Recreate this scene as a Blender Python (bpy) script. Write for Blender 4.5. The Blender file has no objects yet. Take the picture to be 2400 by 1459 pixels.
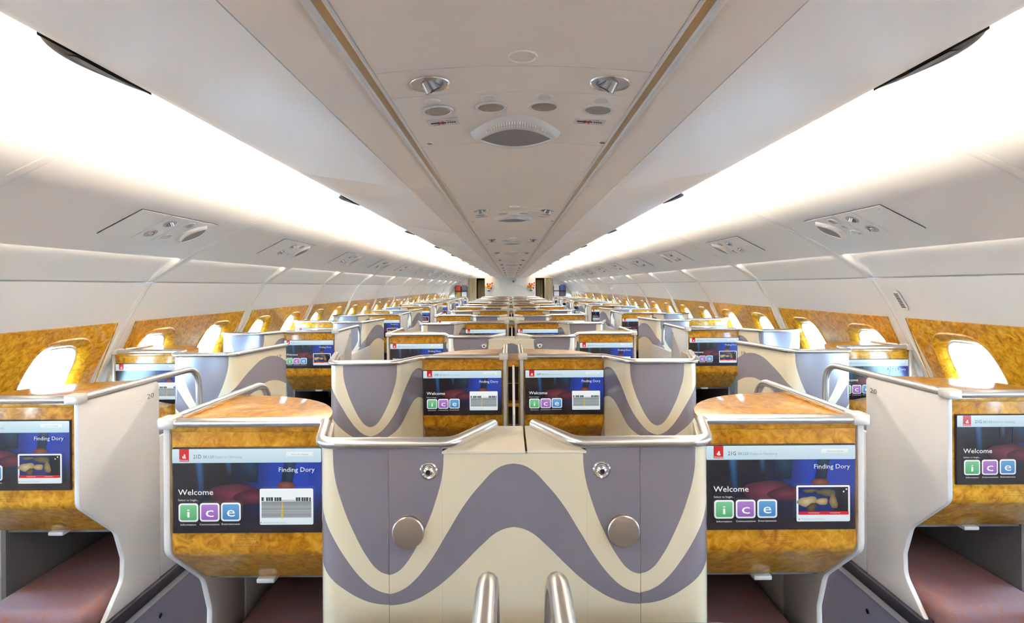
import bpy, bmesh, math, random, unicodedata
from mathutils import Vector, Matrix
random.seed(7)
PI = math.pi
S = bpy.context.scene
COL = S.collection
E = 1.48                      # eye height above the cabin floor (m)

# ------------------------------------------------------------------ camera, world, lights, exposure
cam_d = bpy.data.cameras.new('camera'); cam = bpy.data.objects.new('camera', cam_d); COL.objects.link(cam)
cam_d.sensor_width = 36.0; cam_d.lens = 36.0*1250/2400
cam_d.shift_x = 4/2400; cam_d.shift_y = -59.5/2400
cam_d.clip_start = 0.02; cam_d.clip_end = 200
cam.matrix_world = Matrix.Translation((-0.006, 0, E)) @ Matrix.Rotation(PI/2, 4, 'X') @ Matrix.Rotation(math.radians(-0.35), 4, 'Z')
S.camera = cam
S.view_settings.view_transform = 'Standard'; S.view_settings.look = 'None'
S.view_settings.gamma = 1.0; S.view_settings.use_curve_mapping = False
EXPO = 0.26
S.view_settings.exposure = EXPO
S.cycles.max_bounces = 10; S.cycles.diffuse_bounces = 6; S.cycles.glossy_bounces = 4
S.cycles.sample_clamp_indirect = 30.0
S.cycles.use_denoising = True

W = bpy.data.worlds.new('sky'); S.world = W; W.use_nodes = True
wb = W.node_tree.nodes['Background']; wb.inputs[1].default_value = 36.0
_tc = W.node_tree.nodes.new('ShaderNodeTexCoord'); _sp = W.node_tree.nodes.new('ShaderNodeSeparateXYZ'); _rp = W.node_tree.nodes.new('ShaderNodeValToRGB')
_mr = W.node_tree.nodes.new('ShaderNodeMapRange'); _mr.inputs['From Min'].default_value = -0.34; _mr.inputs['From Max'].default_value = -0.16
_rp.color_ramp.elements[0].color = (0.13, 0.125, 0.115, 1); _rp.color_ramp.elements[1].color = (0.42, 0.70, 1.0, 1)   # apron below, blue sky above
W.node_tree.links.new(_tc.outputs['Generated'], _sp.inputs[0]); W.node_tree.links.new(_sp.outputs[2], _mr.inputs['Value'])
W.node_tree.links.new(_mr.outputs['Result'], _rp.inputs[0]); W.node_tree.links.new(_rp.outputs[0], wb.inputs[0])

COVE_W = 870.0
WASH_W = 14.0
def cove_light(name, x, z, tx, tz, power, width=0.05, col=(1.0, 0.89, 0.74)):
    y0, y1 = -3.6, 18.1
    n = 3
    for i in range(n):
        a = y0 + (y1-y0)*i/n; b = y0 + (y1-y0)*(i+1)/n
        l = bpy.data.lights.new(name, 'AREA'); l.shape = 'RECTANGLE'
        l.size = b-a; l.size_y = width; l.energy = power/n; l.color = col
        o = bpy.data.objects.new(name, l); COL.objects.link(o)
        d = Vector((tx-x, 0, tz-z)).normalized()
        zax = -d; xax = Vector((0, 1, 0)); yax = zax.cross(xax)
        m = Matrix((xax, yax, zax)).transposed().to_4x4(); m.translation = (x, (a+b)/2, E+z)
        o.matrix_world = m
for sx in (-1, 1):
    cove_light('cove_light', sx*0.555, 0.4015, sx*1.2, 0.42, COVE_W, 0.014)
    cove_light('wall_wash_light', sx*1.742, 0.160, sx*1.80, 0.0, WASH_W, 0.015)

# ------------------------------------------------------------------ materials
def lin(c):
    return tuple(((v/12.92) if v <= 0.04045 else ((v+0.055)/1.055)**2.4) for v in c)
def rgb(r, g, b): return lin((r/255, g/255, b/255))
MAT = {}
def mat(name, color, rough=0.5, metal=0.0, spec=0.5, coat=0.0, bump=None, coat_rough=0.05):
    m = bpy.data.materials.new(name); m.use_nodes = True
    p = m.node_tree.nodes['Principled BSDF']
    p.inputs['Base Color'].default_value = (*color, 1); p.inputs['Roughness'].default_value = rough
    p.inputs['Metallic'].default_value = metal; p.inputs['Specular IOR Level'].default_value = spec
    p.inputs['Coat Weight'].default_value = coat; p.inputs['Coat Roughness'].default_value = coat_rough
    if bump:
        N = m.node_tree.nodes; L = m.node_tree.links
        tc = N.new('ShaderNodeTexCoord'); n = N.new('ShaderNodeTexNoise'); n.inputs['Scale'].default_value = bump[0]
        n.inputs['Detail'].default_value = 4
        b = N.new('ShaderNodeBump'); b.inputs['Strength'].default_value = bump[1]; b.inputs['Distance'].default_value = 0.002
        L.new(tc.outputs['Object'], n.inputs['Vector']); L.new(n.outputs['Fac'], b.inputs['Height']); L.new(b.outputs['Normal'], p.inputs['Normal'])
    MAT[name] = m
    return m
mat('ceiling_white', (0.76, 0.68, 0.60), 0.38, bump=(600, 0.05))
mat('bin_white', (0.91, 0.88, 0.85), 0.4, coat=0.1, coat_rough=0.5)
mat('wall_white', (0.60, 0.565, 0.53), 0.42, bump=(600, 0.05))
mat('cove_white', (0.85, 0.83, 0.79), 0.5)
mat('pearl', (0.60, 0.585, 0.575), 0.28, coat=0.3)
mat('nozzle', (0.30, 0.28, 0.28), 0.2, 0.9)
mat('cream', (0.72, 0.67, 0.55), 0.28, coat=0.3)
mat('grey_plastic', (0.15, 0.145, 0.155), 0.5)
mat('silver', (0.62, 0.60, 0.57), 0.35, 0.35)
mat('satin', (0.66, 0.64, 0.62), 0.22, 0.75)
mat('bowl_grey', (0.34, 0.32, 0.31), 0.3, 0.5)
mat('metal', (0.80, 0.78, 0.75), 0.27, 1.0)
mat('brushed', (0.55, 0.48, 0.42), 0.38, 1.0, bump=(150, 0.15))
mat('chrome', (0.85, 0.84, 0.84), 0.08, 1.0)
mat('black', (0.012, 0.012, 0.014), 0.25)
mat('dark_gap', (0.02, 0.018, 0.016), 0.8)
mat('gold_trim', (0.50, 0.36, 0.18), 0.3, 0.9)
mat('grille_grey', (0.22, 0.20, 0.19), 0.7, bump=(900, 0.4))
mat('kick_blue', (0.15, 0.15, 0.23), 0.45, bump=(300, 0.1))
mat('trim_dark', (0.022, 0.020, 0.030), 0.55, spec=0.25)
mat('trim_light', (0.42, 0.41, 0.44), 0.4)
mat('print_dark', (0.05, 0.045, 0.045), 0.6)
mat('print_brown', (0.10, 0.045, 0.01), 0.6)
mat('print_red', (0.55, 0.02, 0.02), 0.5)
mat('print_white', (0.8, 0.8, 0.8), 0.5)
mat('latch_brown', (0.022, 0.014, 0.010), 0.5, spec=0.2)
mat('latch_dark', (0.012, 0.010, 0.009), 0.4)
mat('curtain_beige', (0.50, 0.44, 0.30), 0.8)
mat('galley_brown', (0.16, 0.12, 0.07), 0.6)
mat('dune', (0.52, 0.49, 0.43), 0.6)
mat('flower_red', (0.28, 0.012, 0.02), 0.6)
mat('flower_yellow', (0.80, 0.38, 0.02), 0.6)
mat('leaf_green', (0.05, 0.09, 0.02), 0.6)
mat('lens_glass', (0.50, 0.44, 0.39), 0.14, 0.9, bump=(260, 0.9))
for i, c in enumerate(((0.45, 0.03, 0.03), (0.30, 0.20, 0.03), (0.08, 0.10, 0.16), (0.62, 0.58, 0.62), (0.05, 0.12, 0.35), (0.10, 0.06, 0.07), (0.55, 0.55, 0.56), (0.30, 0.06, 0.07))):
    mat('cover_%d' % i, c, 0.3)

def nd(m, t, **kw):
    n = m.node_tree.nodes.new(t)
    for k, v in kw.items(): setattr(n, k, v)
    return n
def mk_burl():
    m = mat('burl', (0.5, 0.25, 0.04), 0.28, coat=0.5, coat_rough=0.12, spec=0.2)
    L = m.node_tree.links; p = m.node_tree.nodes['Principled BSDF']
    tc = nd(m, 'ShaderNodeTexCoord'); oi = nd(m, 'ShaderNodeObjectInfo')
    mul = nd(m, 'ShaderNodeMath', operation='MULTIPLY'); mul.inputs[1].default_value = 13.0
    add = nd(m, 'ShaderNodeVectorMath', operation='ADD')
    L.new(oi.outputs['Random'], mul.inputs[0]); L.new(tc.outputs['Object'], add.inputs[0]); L.new(mul.outputs[0], add.inputs[1])
    n1 = nd(m, 'ShaderNodeTexNoise'); n1.inputs['Scale'].default_value = 34; n1.inputs['Detail'].default_value = 8
    n1.inputs['Roughness'].default_value = 0.62; n1.inputs['Distortion'].default_value = 0.9
    L.new(add.outputs[0], n1.inputs['Vector'])
    r1 = nd(m, 'ShaderNodeValToRGB')
    e = r1.color_ramp.elements
    e[0].position = 0.30; e[0].color = (0.20, 0.070, 0.004, 1)
    e[1].position = 0.72; e[1].color = (0.63, 0.36, 0.045, 1)
    x = e.new(0.50); x.color = (0.435, 0.198, 0.008, 1)
    L.new(n1.outputs['Fac'], r1.inputs[0])
    # burl eyes
    v = nd(m, 'ShaderNodeTexVoronoi'); v.inputs['Scale'].default_value = 42
    n2 = nd(m, 'ShaderNodeTexNoise'); n2.inputs['Scale'].default_value = 9; n2.inputs['Detail'].default_value = 2
    L.new(add.outputs[0], v.inputs['Vector']); L.new(add.outputs[0], n2.inputs['Vector'])
    r2 = nd(m, 'ShaderNodeValToRGB'); r2.color_ramp.elements[0].position = 0.06; r2.color_ramp.elements[1].position = 0.22
    r2.color_ramp.elements[0].color = (1, 1, 1, 1); r2.color_ramp.elements[1].color = (0, 0, 0, 1)
    L.new(v.outputs['Distance'], r2.inputs[0])
    r3 = nd(m, 'ShaderNodeValToRGB'); r3.color_ramp.elements[0].position = 0.50; r3.color_ramp.elements[1].position = 0.62
    L.new(n2.outputs['Fac'], r3.inputs[0])
    mm = nd(m, 'ShaderNodeMath', operation='MULTIPLY'); L.new(r2.outputs[0], mm.inputs[0]); L.new(r3.outputs[0], mm.inputs[1])
    m2 = nd(m, 'ShaderNodeMath', operation='MULTIPLY'); L.new(mm.outputs[0], m2.inputs[0]); m2.inputs[1].default_value = 0.75
    mix = nd(m, 'ShaderNodeMix', data_type='RGBA')
    L.new(m2.outputs[0], mix.inputs[0]); L.new(r1.outputs[0], mix.inputs[6]); mix.inputs[7].default_value = (0.16, 0.055, 0.006, 1)
    L.new(mix.outputs[2], p.inputs['Base Color'])
mk_burl()
T_WAVE = 0.268
def mk_wave():
    m = mat('wave', (0.7, 0.68, 0.65), 0.25, coat=1.0, coat_rough=0.14)
    L = m.node_tree.links; p = m.node_tree.nodes['Principled BSDF']
    uv = nd(m, 'ShaderNodeUVMap', uv_map='UVMap'); sep = nd(m, 'ShaderNodeSeparateXYZ'); L.new(uv.outputs[0], sep.inputs[0])
    pp = nd(m, 'ShaderNodeMath', operation='PINGPONG'); L.new(sep.outputs[0], pp.inputs[0]); pp.inputs[1].default_value = T_WAVE
    dv = nd(m, 'ShaderNodeMath', operation='DIVIDE'); L.new(pp.outputs[0], dv.inputs[0]); dv.inputs[1].default_value = T_WAVE
    zz = nd(m, 'ShaderNodeMath', operation='MULTIPLY_ADD'); L.new(sep.outputs[1], zz.inputs[0]); zz.inputs[1].default_value = 1/0.6; zz.inputs[2].default_value = -0.7/0.6
    def curve(pts):
        c = nd(m, 'ShaderNodeFloatCurve'); mp = c.mapping; cu = mp.curves[0]
        mp.use_clip = False
        for i, (t, z) in enumerate(pts):
            v = (z-0.7)/0.6
            if i == 0: cu.points[0].location = (t, v)
            elif i == len(pts)-1: cu.points[len(cu.points)-1].location = (t, v)
            else: cu.points.new(t, v)
        mp.update(); L.new(dv.outputs[0], c.inputs['Value']); return c
    C1 = curve([(0, .8635), (.089, .874), (.171, .9005), (.271, .950), (.371, 1.016), (.437, 1.087), (.4475, 1.16), (.47, 1.30), (1, 1.3)])
    C2 = curve([(0, .8226), (.106, .832), (.205, .852), (.338, .896), (.471, .954), (.604, 1.0116), (.737, 1.056), (.867, 1.0897), (1, 1.1007)])
    C3 = curve([(0, .799), (.106, .8018), (.205, .8096), (.338, .829), (.471, .856), (.604, .8895), (.737, .925), (.867, .954), (1, .965)])
    def gt(a, b):
        g = nd(m, 'ShaderNodeMath', operation='GREATER_THAN'); L.new(a, g.inputs[0]); L.new(b, g.inputs[1]); return g.outputs[0]
    a = gt(zz.outputs[0], C1.outputs[0]); b = gt(C2.outputs[0], zz.outputs[0]); c = gt(zz.outputs[0], C3.outputs[0])
    bc = nd(m, 'ShaderNodeMath', operation='MULTIPLY'); L.new(b, bc.inputs[0]); L.new(c, bc.inputs[1])
    mx = nd(m, 'ShaderNodeMath', operation='MAXIMUM'); L.new(a, mx.inputs[0]); L.new(bc.outputs[0], mx.inputs[1])
    mix = nd(m, 'ShaderNodeMix', data_type='RGBA'); L.new(mx.outputs[0], mix.inputs[0])
    mix.inputs[6].default_value = (0.71, 0.635, 0.465, 1); mix.inputs[7].default_value = (0.185, 0.172, 0.212, 1)
    L.new(mix.outputs[2], p.inputs['Base Color'])
mk_wave()
def mk_noise2(name, c0, c1, scale, lo, hi, rough, detail=5, dist=0.0):
    m = mat(name, c0, rough); L = m.node_tree.links; p = m.node_tree.nodes['Principled BSDF']
    tc = nd(m, 'ShaderNodeTexCoord'); n = nd(m, 'ShaderNodeTexNoise'); n.inputs['Scale'].default_value = scale
    n.inputs['Detail'].default_value = detail; n.inputs['Distortion'].default_value = dist
    r = nd(m, 'ShaderNodeValToRGB'); r.color_ramp.elements[0].position = lo; r.color_ramp.elements[1].position = hi
    r.color_ramp.elements[0].color = (*c0, 1); r.color_ramp.elements[1].color = (*c1, 1)
    L.new(tc.outputs['Object'], n.inputs['Vector']); L.new(n.outputs['Fac'], r.inputs[0]); L.new(r.outputs[0], p.inputs['Base Color'])
    return m
mk_noise2('carpet', (0.05, 0.045, 0.055), (0.22, 0.20, 0.22), 260, 0.42, 0.62, 0.95)
def mk_fabric():
    m = mat('footrest_fabric', (0.16, 0.085, 0.10), 0.7); L = m.node_tree.links; p = m.node_tree.nodes['Principled BSDF']
    tc = nd(m, 'ShaderNodeTexCoord')
    n = nd(m, 'ShaderNodeTexNoise'); n.inputs['Scale'].default_value = 11; n.inputs['Detail'].default_value = 6; n.inputs['Roughness'].default_value = .7
    L.new(tc.outputs['Object'], n.inputs['Vector'])
    ab = nd(m, 'ShaderNodeMath', operation='SUBTRACT'); L.new(n.outputs['Fac'], ab.inputs[0]); ab.inputs[1].default_value = 0.5
    a2 = nd(m, 'ShaderNodeMath', operation='ABSOLUTE'); L.new(ab.outputs[0], a2.inputs[0])
    r = nd(m, 'ShaderNodeValToRGB'); r.color_ramp.elements[0].position = 0.0; r.color_ramp.elements[1].position = 0.02
    r.color_ramp.elements[0].color = (0.20, 0.07, 0.03, 1); r.color_ramp.elements[1].color = (0.17, 0.09, 0.10, 1)
    L.new(a2.outputs[0], r.inputs[0]); L.new(r.outputs[0], p.inputs['Base Color'])
mk_fabric()
def mk_screen():
    m = mat('screen_glow', (0.01, 0.01, 0.012), 0.18); L = m.node_tree.links; p = m.node_tree.nodes['Principled BSDF']
    a = nd(m, 'ShaderNodeAttribute', attribute_name='Col')
    L.new(a.outputs['Color'], p.inputs['Emission Color']); p.inputs['Emission Strength'].default_value = 0.95/(2**EXPO)
mk_screen()
def mk_glass():
    m = bpy.data.materials.new('window_glass'); m.use_nodes = True; N = m.node_tree.nodes; L = m.node_tree.links
    N.remove(N['Principled BSDF']); o = N['Material Output']
    t = N.new('ShaderNodeBsdfTransparent'); t.inputs[0].default_value = (0.96, 0.97, 0.98, 1)
    g = N.new('ShaderNodeBsdfGlossy'); g.inputs['Roughness'].default_value = 0.02
    f = N.new('ShaderNodeValue'); f.outputs[0].default_value = 0.05
    x = N.new('ShaderNodeMixShader'); L.new(f.outputs[0], x.inputs[0]); L.new(t.outputs[0], x.inputs[1]); L.new(g.outputs[0], x.inputs[2])
    L.new(x.outputs[0], o.inputs[0]); MAT['window_glass'] = m
mk_glass()

# ------------------------------------------------------------------ mesh helpers
class MB:
    """collects geometry; map() turns local (u,y,z) to object space"""
    def __init__(s, fn=None): s.v = []; s.f = []; s.m = []; s.uv = {}; s.col = []; s.fn = fn or (lambda p: p)
    def add(s, vs, fs, mi=0, uvs=None):
        b = len(s.v); s.v += [s.fn(tuple(p)) for p in vs]
        for f in fs:
            if uvs: s.uv[len(s.f)] = [uvs[i] for i in f]
            s.f.append([b+i for i in f]); s.m.append(mi)
    def bm(s, bm, mi=0):
        bm.verts.index_update()
        s.add([v.co[:] for v in bm.verts], [[v.index for v in f.verts] for f in bm.faces], mi); bm.free()
    def box(s, a, b, bev=0.0, seg=2, mi=0):
        bm = bmesh.new(); bmesh.ops.create_cube(bm, size=1.0)
        for v in bm.verts:
            v.co = Vector([(a[i]+b[i])/2 + v.co[i]*(b[i]-a[i]) for i in range(3)])
        if bev: bmesh.ops.bevel(bm, geom=bm.edges[:], offset=bev, segments=seg, profile=0.5, affect='EDGES')
        s.bm(bm, mi)
    def prism(s, pts, axis, lo, hi, bev=0.0, seg=2, mi=0):
        """pts: 2-D polygon; axis 'u' -> pts are (y,z); 'y' -> (u,z); 'z' -> (u,y)"""
        def P(p, w):
            return {'u': (w, p[0], p[1]), 'y': (p[0], w, p[1]), 'z': (p[0], p[1], w)}[axis]
        bm = bmesh.new()
        A = [bm.verts.new(P(p, lo)) for p in pts]; B = [bm.verts.new(P(p, hi)) for p in pts]
        n = len(pts); fa = bm.faces.new(A); fb = bm.faces.new(B)
        for i in range(n): bm.faces.new((A[i], A[(i+1) % n], B[(i+1) % n], B[i]))
        bmesh.ops.recalc_face_normals(bm, faces=bm.faces)
        if bev:
            es = [e for e in bm.edges if fa in e.link_faces or fb in e.link_faces]
            bmesh.ops.bevel(bm, geom=es, offset=bev, segments=seg, profile=0.5, affect='EDGES')
        bmesh.ops.triangulate(bm, faces=[f for f in bm.faces if len(f.verts) > 4])
        s.bm(bm, mi)
    def tube(s, pts, r, seg=12, cap='round', mi=0, flat=1.0):
        pts = [Vector(p) for p in pts]; n = len(pts)
        tang = []
        for i in range(n):
            t = (pts[min(i+1, n-1)]-pts[max(i-1, 0)]); tang.append(t.normalized())
        up = Vector((0, 0, 1)) if abs(tang[0].z) < 0.9 else Vector((1, 0, 0))
        nx = tang[0].cross(up).normalized()
        rings = []
        def ring(c, t, nrm, rr):
            b = t.cross(nrm)
            return [c + nrm*(rr*math.cos(2*PI*k/seg)) + b*(rr*flat*math.sin(2*PI*k/seg)) for k in range(seg)]
        fr = []
        for i in range(n):
            if i:
                a = tang[i-1].cross(tang[i])
                if a.length > 1e-8: nx = Matrix.Rotation(tang[i-1].angle(tang[i]), 3, a.normalized()) @ nx
            nx = (nx - tang[i]*nx.dot(tang[i])).normalized(); fr.append(nx.copy())
        if cap == 'round':
            for k in (0.15, 0.55, 0.85): rings.append(ring(pts[0]-tang[0]*r*math.sqrt(1-k*k), tang[0], fr[0], r*k))
        for i in range(n): rings.append(ring(pts[i], tang[i], fr[i], r))
        if cap == 'round':
            for k in (0.85, 0.55, 0.15): rings.append(ring(pts[-1]+tang[-1]*r*math.sqrt(1-k*k), tang[-1], fr[-1], r*k))
        vs = [p for R in rings for p in R]; fs = []
        for i in range(len(rings)-1):
            for k in range(seg): fs.append((i*seg+k, i*seg+(k+1) % seg, (i+1)*seg+(k+1) % seg, (i+1)*seg+k))
        fs.append(tuple(range(seg))); m = (len(rings)-1)*seg; fs.append(tuple(m+seg-1-k for k in range(seg)))
        s.add(vs, fs, mi)
    def lathe(s, prof, c, axis='y', seg=24, mi=0, sx=1.0):
        """prof: list of (r, h) along axis"""
        vs = []; fs = []
        for r, h in prof:
            for k in range(seg):
                a = 2*PI*k/seg; p = (r*math.cos(a)*sx, r*math.sin(a))
                vs.append((c[0]+p[0], c[1]+h, c[2]+p[1]) if axis == 'y' else (c[0]+p[0], c[1]+p[1], c[2]+h))
        n = len(prof)
        for i in range(n-1):
            for k in range(seg): fs.append((i*seg+k, i*seg+(k+1) % seg, (i+1)*seg+(k+1) % seg, (i+1)*seg+k))
        fs.append(tuple(range(seg))); fs.append(tuple((n-1)*seg+k for k in range(seg)))
        s.add(vs, fs, mi)
    def grid(s, rows, mi=0, uvs=None, closed=False):
        n = len(rows[0]); vs = [p for R in rows for p in R]; fs = []
        for i in range(len(rows)-1):
            for k in range(n if closed else n-1):
                fs.append((i*n+k, i*n+(k+1) % n, (i+1)*n+(k+1) % n, (i+1)*n+k))
        s.add(vs, fs, mi, [q for R in uvs for q in R] if uvs else None)
    def mesh(s, name, mats, smooth=35, fix=True):
        me = bpy.data.meshes.new(name); me.from_pydata([tuple(p) for p in s.v], [], s.f)
        for m in mats: me.materials.append(MAT[m])
        me.polygons.foreach_set('material_index', s.m)
        if s.uv:
            ul = me.uv_layers.new(name='UVMap')
            for pi, q in s.uv.items():
                for li, c in zip(me.polygons[pi].loop_indices, q): ul.data[li].uv = c
        if s.col:
            ca = me.color_attributes.new('Col', 'FLOAT_COLOR', 'CORNER')
            buf = []
            for i, f in enumerate(s.f):
                for j in range(len(f)): buf += [*s.col[i][j], 1.0]
            ca.data.foreach_set('color', buf)
        if fix:
            bm = bmesh.new(); bm.from_mesh(me); bmesh.ops.recalc_face_normals(bm, faces=bm.faces); bm.to_mesh(me); bm.free()
        if smooth:
            me.polygons.foreach_set('use_smooth', [True]*len(me.polygons)); me.set_sharp_from_angle(angle=math.radians(smooth))
        return me
    def build(s, name, mats, parent=None, smooth=35, fix=True, loc=None):
        if isinstance(mats, str): mats = [mats]
        return link(name, s.mesh(name, mats, smooth, fix), parent, loc)
def link(name, data, parent=None, loc=None):
    o = bpy.data.objects.new(name, data); COL.objects.link(o)
    if parent is not None: o.parent = parent
    if loc is not None: o.location = loc
    return o
def thing(name, label, cat, loc=(0, 0, 0), group=None):
    o = bpy.data.objects.new(name, None); COL.objects.link(o); o.location = loc; o.empty_display_size = 0.1
    o['label'] = label; o['category'] = cat
    if group: o['group'] = group
    return o
def tag(o, label, cat, group=None):
    o['label'] = label; o['category'] = cat
    if group: o['group'] = group
    return o
def struct(o): o['kind'] = 'structure'; return o
def stuff(o): o['kind'] = 'stuff'; return o
def copy_tree(o, loc=None, parent=None):
    c = o.copy(); COL.objects.link(c)
    if parent is not None: c.parent = parent
    if loc is not None: c.location = loc
    for ch in list(o.children): copy_tree(ch, None, c)
    return c
ORD = ['nearest', 'second', 'third', 'fourth', 'fifth', 'sixth', 'seventh', 'eighth', 'ninth', 'tenth', 'eleventh', 'twelfth', 'thirteenth', 'fourteenth', 'fifteenth', 'sixteenth', 'seventeenth', 'eighteenth']
def fillet(pts, rad, n=6):
    pts = [Vector(p) for p in pts]; out = [pts[0]]
    for i in range(1, len(pts)-1):
        r = rad[i] if isinstance(rad, (list, tuple)) else rad
        a, b, c = pts[i-1], pts[i], pts[i+1]
        d1 = (a-b); d2 = (c-b); l1, l2 = d1.length, d2.length
        d1.normalize(); d2.normalize(); ang = d1.angle(d2)
        if r <= 0 or ang > PI-0.02: out.append(b); continue
        t = min(r/math.tan(ang/2), l1*0.49, l2*0.49)
        p0 = b+d1*t; p2 = b+d2*t
        for k in range(n+1):
            q = k/n; out.append(p0*(1-q)**2 + b*2*q*(1-q) + p2*q*q)
    out.append(pts[-1]); return out
def closed_fillet(pts, rad, n=4):
    P = [Vector(p) for p in pts]; N = len(P); out = []
    for i in range(N):
        r = rad[i] if isinstance(rad, (list, tuple)) else rad
        a, b, c = P[i-1], P[i], P[(i+1) % N]
        if r <= 0: out.append(tuple(b)); continue
        d1 = (a-b); d2 = (c-b); l1, l2 = d1.length, d2.length; d1.normalize(); d2.normalize()
        t = min(r/math.tan(d1.angle(d2)/2), l1*0.49, l2*0.49); p0 = b+d1*t; p2 = b+d2*t
        for k in range(n+1):
            q = k/n; out.append(tuple(p0*(1-q)**2 + b*2*q*(1-q) + p2*q*q))
    return out

# text as triangulated polygons
_tc = {}
def text2d(body, res=2):
    if body in _tc: return _tc[body]
    c = bpy.data.curves.new('text', 'FONT'); c.body = body; c.resolution_u = res; c.size = 1.0
    o = bpy.data.objects.new('text', c); COL.objects.link(o)
    dg = bpy.context.evaluated_depsgraph_get(); dg.update()
    me = bpy.data.meshes.new_from_object(o.evaluated_get(dg))
    vs = [(v.co.x, v.co.y) for v in me.vertices]; fs = [list(p.vertices) for p in me.polygons]
    bpy.data.objects.remove(o); bpy.data.curves.remove(c); bpy.data.meshes.remove(me)
    if not vs: vs = [(0, 0), (1, 0), (1, 1)]; fs = [[0, 1, 2]]
    x0 = min(v[0] for v in vs); x1 = max(v[0] for v in vs)
    _tc[body] = ([((v[0]-x0)/(x1-x0), v[1]/0.72) for v in vs], fs)
    return _tc[body]
_forms = {}
for cp in list(range(0xFE70, 0xFF00)):
    d = unicodedata.decomposition(chr(cp)).split()
    if len(d) == 2 and d[0] in ('<isolated>', '<final>', '<initial>', '<medial>'): _forms.setdefault(chr(int(d[1], 16)), {})[d[0][1:-1]] = chr(cp)
def arabic(s):
    out = []
    for i, ch in enumerate(s):
        f = _forms.get(ch)
        if not f: out.append(ch); continue
        prev = i > 0 and 'initial' in _forms.get(s[i-1], {})
        nxt = i < len(s)-1 and s[i+1] in _forms and 'initial' in f
        k = 'medial' if prev and nxt else 'final' if prev else 'initial' if nxt else 'isolated'
        out.append(f.get(k) or f.get('isolated'))
    return ''.join(reversed(out))

# ------------------------------------------------------------------ the screen picture (emissive, flat)
SW, SH = 0.369, 0.2077
class Pic:
    def __init__(s): s.b = MB(); s.layer = 0
    def pt(s, x, y): return ((x/16-.5)*SW, -0.00022*s.layer, (.5-y/9)*SH)
    def poly(s, pts, cols, faces=None):
        s.layer += 1
        faces = faces or [list(range(len(pts)))]
        s.b.add([s.pt(*p) for p in pts], faces)
        for f in faces:
            if isinstance(cols, list): s.b.col.append([lin(cols[i]) for i in f])
            else: s.b.col.append([lin(cols)]*len(f))
    def rr(s, x0, y0, x1, y1, r, c0, c1=None):
        n = 4; pts = []
        for cx, cy, a0 in ((x1-r, y0+r, -90), (x1-r, y1-r, 0), (x0+r, y1-r, 90), (x0+r, y0+r, 180)):
            for k in range(n+1):
                a = math.radians(a0+90*k/n); pts.append((cx+r*math.cos(a), cy+r*math.sin(a)))
        if c1 is None: s.poly(pts, c0)
        else: s.poly(pts, [tuple(c0[i]*(1-(p[1]-y0)/(y1-y0))+c1[i]*(p[1]-y0)/(y1-y0) for i in range(3)) for p in pts])
    def rect(s, x0, y0, x1, y1, c): s.poly([(x0, y0), (x1, y0), (x1, y1), (x0, y1)], c)
    def text(s, body, x0, x1, base, cap, c):
        vs, fs = text2d(body); s.poly([(x0+v[0]*(x1-x0), base-v[1]*cap) for v in vs], c, fs)
    def blob(s, cx, cy, rx, ry, cin, cout, seed=0, wob=.1, n=22):
        R = random.Random(seed); ph = [R.uniform(0, 6.28) for _ in range(3)]
        pts = [(cx, cy)]; cols = [cin]
        for k in range(n):
            a = 2*PI*k/n; w = 1+wob*(math.sin(2*a+ph[0])+.6*math.sin(3*a+ph[1])+.4*math.sin(5*a+ph[2]))
            pts.append((cx+rx*w*math.cos(a), cy+ry*w*math.sin(a))); cols.append(cout)
        s.poly(pts, cols, [[0, 1+k, 1+(k+1) % n] for k in range(n)])
    def gridbg(s, x0, y0, x1, y1, nx, ny, fn):
        s.layer += 1; vs = []; cs = []
        for j in range(ny+1):
            for i in range(nx+1):
                x = x0+(x1-x0)*i/nx; y = y0+(y1-y0)*j/ny; vs.append((x, y)); cs.append(fn(x, y))
        fs = [[j*(nx+1)+i, j*(nx+1)+i+1, (j+1)*(nx+1)+i+1, (j+1)*(nx+1)+i] for j in range(ny) for i in range(nx)]
        s.layer -= 1; s.poly(vs, cs, fs)
_pics = {}
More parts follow.
